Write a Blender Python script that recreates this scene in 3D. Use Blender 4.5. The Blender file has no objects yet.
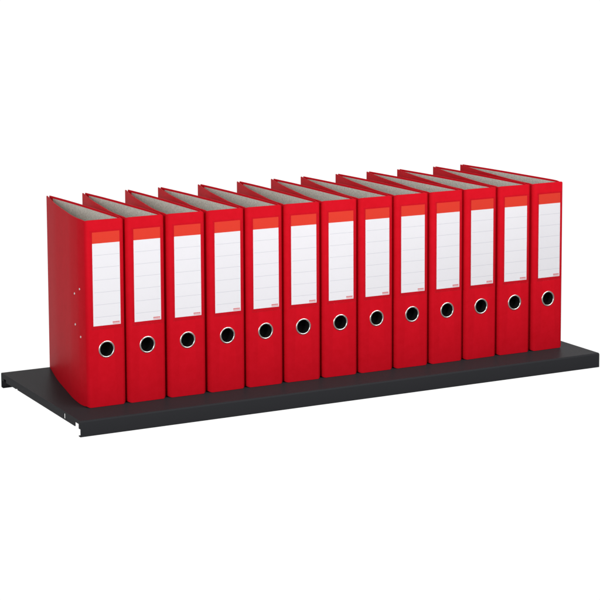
import bpy, bmesh, math
from mathutils import Vector, Matrix

scene = bpy.context.scene
col = scene.collection
MM = 0.001

# ------------------------------------------------------------------ camera
cam_data = bpy.data.cameras.new("camera")
cam = bpy.data.objects.new("camera", cam_data)
col.objects.link(cam)
RT = Vector((0.90322086, -0.4290332, -0.01107188))
UP = Vector((0.05703074, 0.09441469, 0.99389806))
FW = Vector((0.42536992, 0.8983409, -0.1097454))
m = Matrix((RT, UP, -FW)).transposed().to_4x4()
m.translation = Vector((-1103.052, -2756.148, 793.149)) * MM
cam.matrix_world = m
cam_data.sensor_width = 36.0
cam_data.lens = 1857.837 / 600 * 36
cam_data.shift_x = 110.79 / 600
cam_data.shift_y = -163.597 / 600
cam_data.clip_start = 0.05
cam_data.clip_end = 100
scene.camera = cam

# ------------------------------------------------------------------ world: white studio surround, dimmer behind the camera
world = bpy.data.worlds.new("World")
scene.world = world
world.use_nodes = True
wn, wl = world.node_tree.nodes, world.node_tree.links
wn.clear()
w_out = wn.new("ShaderNodeOutputWorld")
w_bg = wn.new("ShaderNodeBackground")
w_tc = wn.new("ShaderNodeTexCoord")
w_dot = wn.new("ShaderNodeVectorMath"); w_dot.operation = 'DOT_PRODUCT'
w_dot.inputs[1].default_value = (0.22, 0.95, -0.22)
w_mr = wn.new("ShaderNodeMapRange"); w_mr.interpolation_type = 'SMOOTHSTEP'
w_mr.inputs['From Min'].default_value = 0.45
w_mr.inputs['From Max'].default_value = 0.78
w_mr.inputs['To Min'].default_value = 0.20
w_mr.inputs['To Max'].default_value = 1.02
wl.new(w_tc.outputs['Generated'], w_dot.inputs[0])
wl.new(w_dot.outputs['Value'], w_mr.inputs['Value'])
wl.new(w_mr.outputs['Result'], w_bg.inputs['Strength'])
w_bg.inputs['Color'].default_value = (1, 1, 1, 1)
wl.new(w_bg.outputs['Background'], w_out.inputs['Surface'])

# ------------------------------------------------------------------ studio lamps
def softbox(name, loc, target, sx, sy, energy, color=(1, 1, 1)):
    d = bpy.data.lights.new(name, 'AREA')
    d.shape = 'RECTANGLE'; d.size = sx; d.size_y = sy; d.energy = energy; d.color = color
    o = bpy.data.objects.new(name, d)
    o.location = loc
    o.rotation_euler = (Vector(target) - Vector(loc)).to_track_quat('-Z', 'Y').to_euler()
    col.objects.link(o)
    return o

softbox("key_softbox", (1.0, -1.2, 1.3), (0.6, 0.1, 0.18), 1.9, 0.5, 32)
softbox("side_softbox", (-1.7, -1.45, 0.9), (0.1, 0.15, 0.2), 0.5, 0.8, 37)

scene.view_settings.view_transform = 'Standard'
scene.view_settings.look = 'None'
scene.view_settings.exposure = 0
scene.view_settings.gamma = 1
scene.render.resolution_x = 1024
scene.render.resolution_y = 1024
scene.render.engine = 'CYCLES'

# ------------------------------------------------------------------ materials
def mat(name, color, rough=0.5, spec=0.5, metal=0.0, bump=0.0, bscale=800, speck=None, sscale=300, **kw):
    mt = bpy.data.materials.new(name)
    mt.use_nodes = True
    nt = mt.node_tree; n, l = nt.nodes, nt.links
    p = n['Principled BSDF']
    p.inputs['Base Color'].default_value = (*color, 1)
    p.inputs['Roughness'].default_value = rough
    p.inputs['Specular IOR Level'].default_value = spec
    p.inputs['Metallic'].default_value = metal
    for k, v in kw.items():
        p.inputs[k].default_value = v
    tc = n.new("ShaderNodeTexCoord")
    if speck:
        nz = n.new("ShaderNodeTexNoise"); nz.noise_dimensions = '4D'
        oi = n.new("ShaderNodeObjectInfo"); mu = n.new("ShaderNodeMath"); mu.operation = 'MULTIPLY'
        mu.inputs[1].default_value = 40; l.new(oi.outputs['Random'], mu.inputs[0]); l.new(mu.outputs[0], nz.inputs['W'])
        nz.inputs['Scale'].default_value = sscale
        nz.inputs['Detail'].default_value = 6; nz.inputs['Roughness'].default_value = 0.7
        l.new(tc.outputs['Object'], nz.inputs['Vector'])
        cr = n.new("ShaderNodeValToRGB")
        cr.color_ramp.elements[0].position = 0.36; cr.color_ramp.elements[0].color = (*speck, 1)
        cr.color_ramp.elements[1].position = 0.64; cr.color_ramp.elements[1].color = (*color, 1)
        l.new(nz.outputs['Fac'], cr.inputs['Fac']); l.new(cr.outputs['Color'], p.inputs['Base Color'])
    if bump:
        nb = n.new("ShaderNodeTexNoise"); nb.inputs['Scale'].default_value = bscale
        nb.inputs['Detail'].default_value = 3
        l.new(tc.outputs['Object'], nb.inputs['Vector'])
        b = n.new("ShaderNodeBump"); b.inputs['Strength'].default_value = bump
        b.inputs['Distance'].default_value = 0.0004
        l.new(nb.outputs['Fac'], b.inputs['Height']); l.new(b.outputs['Normal'], p.inputs['Normal'])
    return mt

M_red = mat("red_foil", (0.60, 0.0065, 0.017), rough=0.5, spec=0.012, bump=0.2, bscale=1400,
            speck=(0.56, 0.0055, 0.014), sscale=60)
M_lining = mat("grey_cloud_paper", (0.68, 0.655, 0.60), rough=0.9, spec=0.1, speck=(0.43, 0.41, 0.365), sscale=420)
M_white = mat("label_paper", (0.85, 0.855, 0.855), rough=0.7, spec=0.2)
M_orange = mat("label_orange", (0.76, 0.05, 0.024), rough=0.6, spec=0.2)
M_line = mat("label_rule", (0.62, 0.63, 0.66), rough=0.7, spec=0.2)
M_coral = mat("label_print", (0.70, 0.18, 0.18), rough=0.7, spec=0.2)
M_metal = mat("nickel", (0.86, 0.82, 0.78), rough=0.34, metal=1.0)
M_rivet = mat("bright_rivet", (0.9, 0.88, 0.86), rough=0.55, metal=1.0)
M_black = mat("interior_dark", (0.004, 0.004, 0.004), rough=0.7, spec=0.1)  # shade inside the binder as a near-black colour, seen through the finger ring
M_shelf = mat("black_powder_coat", (0.028, 0.029, 0.032), rough=0.4, spec=0.015, bump=0.35, bscale=900,
              speck=(0.029, 0.029, 0.032), sscale=300)

M_film = bpy.data.materials.new("clear_film")
M_film.use_nodes = True
n, l = M_film.node_tree.nodes, M_film.node_tree.links
n.clear()
fo = n.new("ShaderNodeOutputMaterial"); fm = n.new("ShaderNodeMixShader")
ft = n.new("ShaderNodeBsdfTransparent"); fg = n.new("ShaderNodeBsdfGlossy")
ft.inputs['Color'].default_value = (0.985, 0.98, 0.99, 1)
fg.inputs['Roughness'].default_value = 0.25
fl = n.new("ShaderNodeFresnel"); fl.inputs['IOR'].default_value = 1.15
l.new(fl.outputs[0], fm.inputs[0]); l.new(ft.outputs[0], fm.inputs[1]); l.new(fg.outputs[0], fm.inputs[2])
l.new(fm.outputs[0], fo.inputs['Surface'])

# ------------------------------------------------------------------ mesh helpers
def link(name, bm, mats, parent=None, smooth=35):
    bmesh.ops.recalc_face_normals(bm, faces=bm.faces)
    me = bpy.data.meshes.new(name)
    for f in bm.faces:
        f.smooth = True
    bm.to_mesh(me); bm.free()
    me.set_sharp_from_angle(angle=math.radians(smooth))
    for mm in (mats if isinstance(mats, (list, tuple)) else [mats]):
        me.materials.append(mm)
    o = bpy.data.objects.new(name, me)
    col.objects.link(o)
    o.parent = parent
    return o

def box(bm, x0, x1, y0, y1, z0, z1, mi=0):
    vs = [bm.verts.new((x * MM, y * MM, z * MM)) for x in (x0, x1) for y in (y0, y1) for z in (z0, z1)]
    for q in ((0, 1, 3, 2), (4, 6, 7, 5), (0, 4, 5, 1), (2, 3, 7, 6), (0, 2, 6, 4), (1, 5, 7, 3)):
        f = bm.faces.new([vs[k] for k in q]); f.material_index = mi

def catmull(pts, n=6):
    out = []
    P = [pts[0]] + list(pts) + [pts[-1]]
    for i in range(1, len(P) - 2):
        p0, p1, p2, p3 = P[i - 1], P[i], P[i + 1], P[i + 2]
        for k in range(n):
            t = k / n
            out.append(tuple(0.5 * ((2 * b) + (-a + c) * t + (2 * a - 5 * b + 4 * c - d) * t * t + (-a + 3 * b - 3 * c + d) * t ** 3)
                             for a, b, c, d in zip(p0, p1, p2, p3)))
    out.append(tuple(pts[-1]))
    return out

def offset(path, d):
    """shift a plan path to its left-hand side by d"""
    out = []
    for i, p in enumerate(path):
        a = Vector(path[max(i - 1, 0)]); b = Vector(path[min(i + 1, len(path) - 1)])
        t = (b - a).normalized()
        out.append((p[0] - t.y * d, p[1] + t.x * d))
    return out

def wall(bm, path, th, z0, z1, b=0.7, dz=None):
    """sheet standing on a plan path, th thick to the left of it, long edges rounded"""
    def ring_at(i):
        o, nn, r = path[i], inner[i], (z1 - (dz[i] if dz else 0))
        lo = z0 + (min(dz[i] * 1.4, 3.0) if dz else 0)
        o2 = tuple(a + (c - a) * b / th for a, c in zip(o, nn)); n2 = tuple(c + (a - c) * b / th for a, c in zip(o, nn))
        o3 = tuple(a + (c - a) * .3 * b / th for a, c in zip(o, nn)); n3 = tuple(c + (a - c) * .3 * b / th for a, c in zip(o, nn))
        pr = [(o, lo + b), (o, r - b), (o3, r - .3 * b), (o2, r), (n2, r), (n3, r - .3 * b), (nn, r - b),
              (nn, lo + b), (n3, lo + .3 * b), (n2, lo), (o2, lo), (o3, lo + .3 * b)]
        return [bm.verts.new((q[0] * MM, q[1] * MM, z * MM)) for q, z in pr]
    inner = offset(path, th)
    rings = [ring_at(i) for i in range(len(path))]
    for A, B in zip(rings, rings[1:]):
        for k in range(len(A)):
            k2 = (k + 1) % len(A)
            bm.faces.new((A[k], A[k2], B[k2], B[k]))
    bm.faces.new(rings[0]); bm.faces.new(rings[-1][::-1])

def lathe(bm, prof, cx, cz, seg=56, closed=False, mi=0):
    """profile of (radius, y) turned about the y axis through (cx, cz)"""
    rings = []
    for r, y in prof:
        rings.append([bm.verts.new(((cx + r * math.cos(2 * math.pi * k / seg)) * MM, y * MM,
                                    (cz + r * math.sin(2 * math.pi * k / seg)) * MM)) for k in range(seg)])
    pairs = list(zip(rings, rings[1:])) + ([(rings[-1], rings[0])] if closed else [])
    for A, B in pairs:
        for k in range(seg):
            k2 = (k + 1) % seg
            f = bm.faces.new((A[k], A[k2], B[k2], B[k])); f.material_index = mi
    return rings

def thing(name, label, cat, loc, rz=0.0, group=None):
    o = bpy.data.objects.new(name, None)
    o.empty_display_size = 0.05
    col.objects.link(o)
    o.location = loc; o.rotation_euler = (0, 0, rz)
    o['label'] = label; o['category'] = cat
    if group: o['group'] = group
    return o

# ------------------------------------------------------------------ shelf
L, D, T = 1046.5, 383.7, 27.2
shelf = thing('metal_shelf', 'black powder coated steel shelf carrying the whole row of red binders', 'shelf', (0, 0, 0))

def arc(cx, cy, r, a0, a1, n=5):
    return [(cx + r * math.cos(math.radians(a0 + (a1 - a0) * k / n)), cy + r * math.sin(math.radians(a0 + (a1 - a0) * k / n)))
            for k in range(n + 1)]

def sweep_x(bm, prof, th, x0, x1, nx=24):
    """open (y, z) profile, th thick, run along x"""
    inner = offset(prof, th)
    loop = prof + inner[::-1]
    rings = []
    for i in range(nx + 1):
        x = x0 + (x1 - x0) * i / nx
        rings.append([bm.verts.new((x * MM, y * MM, z * MM)) for y, z in loop])
    for A, B in zip(rings, rings[1:]):
        for k in range(len(A)):
            k2 = (k + 1) % len(A)
            bm.faces.new((A[k], A[k2], B[k2], B[k]))
    n = len(prof)
    for R_ in (rings[0], rings[-1]):
        for k in range(n - 1):
            bm.faces.new((R_[k], R_[k + 1], R_[2 * n - 2 - k], R_[2 * n - 1 - k]))

R0 = 3.2
bm = bmesh.new()
sweep_x(bm, [(R0, 0)] + [(R0 + (D - 2 * R0) * k / 6, 0) for k in range(1, 6)] + [(D - R0, 0)], -1.5, 0, L)
link('shelf_panel', bm, M_shelf, shelf)
bm = bmesh.new()
sweep_x(bm, [(9, -T)] + arc(1.6, -T + 1.6, 1.6, 270, 180, 4) + arc(R0, -R0, R0, 180, 90, 6), -1.5, 0, L)
link('front_flange', bm, M_shelf, shelf)
bm = bmesh.new()
sweep_x(bm, arc(D - R0, -R0, R0, 90, 0, 6) + arc(D - 1.6, -T + 1.6, 1.6, 0, -90, 4) + [(D - 10, -T)], -1.5, 0, L)
link('back_flange', bm, M_shelf, shelf)

def side_flange(x0, x1):
    bm = bmesh.new()
    ys = [3.2, 9.3, 26, 69.2, 75.2, 299, 307, 358, 372, D - 3.2]
    zs = [-14.2, -12.6, -9.2, -6.6, -3.4, -1.55]
    def filled(y, z):
        if 9.3 < y < 26 and z < -6.6: return False
        if 69.2 < y < 75.2 and -12.6 < z < -3.4: return False
        if 299 < y < 307 and z < -12.6: return False
        if 358 < y < 372 and z < -9.2: return False
        return True
    cells = [[filled((a + b) / 2, (c + d) / 2) for c, d in zip(zs, zs[1:])] for a, b in zip(ys, ys[1:])]
    V = {}
    def v(i, j, s):
        k = (i, j, s)
        if k not in V:
            V[k] = bm.verts.new(((x1 if s else x0) * MM, ys[i] * MM, zs[j] * MM))
        return V[k]
    ni, nj = len(ys) - 1, len(zs) - 1
    for i in range(ni):
        for j in range(nj):
            if not cells[i][j]: continue
            for s in (0, 1):
                bm.faces.new([v(i, j, s), v(i + 1, j, s), v(i + 1, j + 1, s), v(i, j + 1, s)])
            for di, dj, e in ((-1, 0, ((i, j), (i, j + 1))), (1, 0, ((i + 1, j), (i + 1, j + 1))),
                              (0, -1, ((i, j), (i + 1, j))), (0, 1, ((i, j + 1), (i + 1, j + 1)))):
                a, b = i + di, j + dj
                if not (0 <= a < ni and 0 <= b < nj and cells[a][b]):
                    bm.faces.new([v(*e[0], 0), v(*e[1], 0), v(*e[1], 1), v(*e[0], 1)])
    link('side_flange', bm, M_shelf, shelf)

side_flange(0.15, 1.65)
side_flange(L - 1.65, L - 0.15)

# ------------------------------------------------------------------ one lever arch binder
W, H, BD, TH, RC = 70.7, 318.0, 309.0, 2.6, 7.5
ZH = 97.7

def make_binder():
    t = thing('lever_arch_binder', '', 'binder', (0, 0, 0), 0, 'red lever arch binders in a row on the shelf')
    left = catmull([(0, RC), (-0.8, 20), (-0.8, 38), (3.0, 75), (9.0, 110), (17.2, 156), (26.2, 205), (37.6, 255), (50.8, BD)])[::-1]
    right = catmull([(W, RC), (W - 0.2, 40), (69.4, 90), (67.0, 175), (63.4, 246), (58.8, BD)])
    cl = arc(RC, RC, RC, 180, 270, 9); cr = arc(W - RC, RC, RC, 270, 360, 9)
    sp = cl + [(RC + (W - 2 * RC) * k / 6, 0) for k in range(1, 6)] + cr
    def dip(path, f):
        return [f(p) for p in path]
    corner = lambda p: (1.2 if p[0] < W / 2 else 4.0) * max(0.0, 1 - max(0.0, min(p[0], W - p[0])) / 6.0) ** 2
    bm = bmesh.new(); wall(bm, sp, TH, 0, H, 0.8, [corner(p) for p in sp])
    spine = link('spine', bm, M_red, t)
    # round opening for the finger ring
    bmc = bmesh.new()
    rg = lathe(bmc, [(12.6, -6), (12.6, 8)], W / 2, ZH)
    bmc.faces.new(rg[0]); bmc.faces.new(rg[1][::-1])
    cutter = link('cutter', bmc, M_red)
    md = spine.modifiers.new('b', 'BOOLEAN'); md.operation = 'DIFFERENCE'; md.object = cutter; md.solver = 'EXACT'
    dg = bpy.context.evaluated_depsgraph_get()
    me = bpy.data.meshes.new_from_object(spine.evaluated_get(dg))
    spine.modifiers.clear(); spine.data = me; me.name = 'spine'
    for f in me.polygons:
        if abs(f.normal.y) > 0.999: f.use_smooth = False
    me.set_sharp_from_angle(angle=math.radians(30))
    bpy.data.objects.remove(cutter)
    hinge = lambda p: (1.2 if p in left else 4.0) * math.exp(-max(0, p[1] - RC) / 6.0)
    bm = bmesh.new(); wall(bm, left, TH, 0, H, 0.8, [hinge(p) for p in left])
    fc = link('front_cover', bm, M_red, t)
    bm = bmesh.new(); wall(bm, right, TH, 0, H, 0.8, [hinge(p) for p in right])
    bc = link('back_cover', bm, M_red, t)
    # grey paper lining glued to the inside of both covers and the spine
    for cov, path, mt in ((fc, left, 12), (bc, right, 12), (spine, [(RC + 0.5 + (W - 2 * RC - 1) * k / 6, 0) for k in range(7)], 0)):
        p = [q for q in path if (q[1] < BD - mt and q[1] > (RC + .5)) or cov is spine]
        p = offset(p, TH + 0.02)
        bm = bmesh.new()
        if cov is spine:
            wall(bm, p, 0.35, ZH + 20, H - 2.6, 0.05)
        else:
            wall(bm, p, 0.35, 4, H - 3.4, 0.05)
        link('lining', bm, M_lining, cov, 30)
    # finger ring, and an added black cup standing in for the dark interior
    bm = bmesh.new()
    lathe(bm, [(14.8, 0.0), (14.75, -0.4), (14.4, -0.9), (13.7, -1.25), (12.8, -1.25), (12.1, -0.8), (11.8, 0.2), (11.75, 3.2),
               (12.45, 3.2), (12.5, 0.6), (12.8, -0.02)], W / 2, ZH, closed=True)
    ring = link('finger_ring', bm, M_metal, t, 60)
    bm = bmesh.new()
    rg = lathe(bm, [(11.7, 0.9), (11.5, 1.2), (11.2, 16)], W / 2, ZH)
    bm.faces.new(rg[-1])
    rg2 = lathe(bm, [(11.7, 0.9), (11.7, 17)], W / 2, ZH)
    bm.faces.new(rg2[-1])
    link('finger_hole', bm, M_black, ring, 40)
    # spine label
    X0, X1, Z0, Z1, Z2 = 12.1, 61.6, 138.6, 278.3, 297.2
    bm = bmesh.new()
    box(bm, X0, X1, -0.28, -0.06, Z0, Z1, 0)
    box(bm, X0, X1, -0.28, -0.06, Z1, Z2, 1)
    for k in range(6):
        z = 258.4 - 21 * k
        box(bm, X0 + 2.5, X1 - 0.6, -0.30, -0.279, z - 0.3, z + 0.3, 2)
    # small unreadable print at the lower right corner
    x = X1 - 14.5
    for wd, hh in ((2.0, 2.4), (1.7, 2.4), (1.6, 2.4), (1.9, 2.4), (1.7, 2.4), (1.9, 2.4)):
        box(bm, x, x + wd, -0.30, -0.279, Z0 + 3.0, Z0 + 3.0 + hh, 3)
        x += wd + 0.35
    box(bm, X1 - 14.5, X1 - 1.0, -0.30, -0.279, Z0 + 1.3, Z0 + 2.1, 3)
    link('spine_label', bm, [M_white, M_orange, M_line, M_coral], t, 30)
    # clear pocket welded over it
    bm = bmesh.new()
    box(bm, X0 - 3.6, X1 + 4.6, -0.62, -0.52, Z0 - 4.8, Z2 + 3.0)
    box(bm, X0 - 3.6, X1 + 4.6, -0.70, -0.05, Z0 - 5.8, Z0 - 5)
    link('label_pocket', bm, M_film, t, 30)
    # rivets of the mechanism on the front cover
    for ry, rz, rx in ((52.5, 186.7, 0.1), (26.5, 198.8, -0.95), (51.0, 133.9, 0.0), (25.0, 117.4, -0.95)):
        bm = bmesh.new()
        prof = [(2.1, 0.15), (2.0, -0.2), (1.5, -0.55), (0.7, -0.75), (0.05, -0.8)]
        lathe(bm, prof, 0, 0, 20)
        bmesh.ops.rotate(bm, verts=bm.verts, cent=(0, 0, 0), matrix=Matrix.Rotation(math.radians(-90), 3, 'Z'))
        o = link('rivet', bm, M_rivet, t, 60)
        o.location = (rx * MM, ry * MM, rz * MM)
    return t

def copy_tree(o, parent=None):
    c = o.copy(); col.objects.link(c); c.parent = parent
    for ch in list(o.children):
        copy_tree(ch, c)
    return c

A0, S0 = 42.2, 70.1
offs = [0, 74.9, 150.4, 226.6, 301.2, 376.2, 451.6, 526.6, 601.4, 676.6, 751.0, 825.6, 901.6]
tips = [51.9, 47.3, 57.0, 48.0, 55.8, 63.2, 61.3, 51.9, 54.7, 49.9, 46.2, 55.5, 44.8]
labels = [
    'leftmost red lever arch binder, the one whose riveted side cover is in full view',
    'second red lever arch binder from the left end of the row',
    'third red lever arch binder from the left end of the row',
    'fourth red lever arch binder from the left end of the row',
    'fifth red lever arch binder from the left end of the row',
    'sixth red lever arch binder from the left, just left of the middle one',
    'middle red lever arch binder, with six binders standing on either side of it',
    'sixth red lever arch binder from the right, just right of the middle one',
    'fifth red lever arch binder from the right end of the row',
    'fourth red lever arch binder from the right end of the row',
    'third red lever arch binder from the right end of the row',
    'second red lever arch binder from the right end of the row',
    'red lever arch binder at the right end of the row, beside the bare shelf corner',
]
proto = make_binder()
for i, (dx, tip, lab) in enumerate(zip(offs, tips, labels)):
    b = proto if i == 0 else copy_tree(proto)
    a = -(tip - 52.0) / BD
    c, s = math.cos(a), math.sin(a)
    # turned about the middle of the spine's foot
    b.location = ((A0 + dx + W / 2 - c * W / 2) * MM, (S0 - s * W / 2) * MM, 0.0001)
    b.rotation_euler = (0, 0, a)
    b['label'] = lab
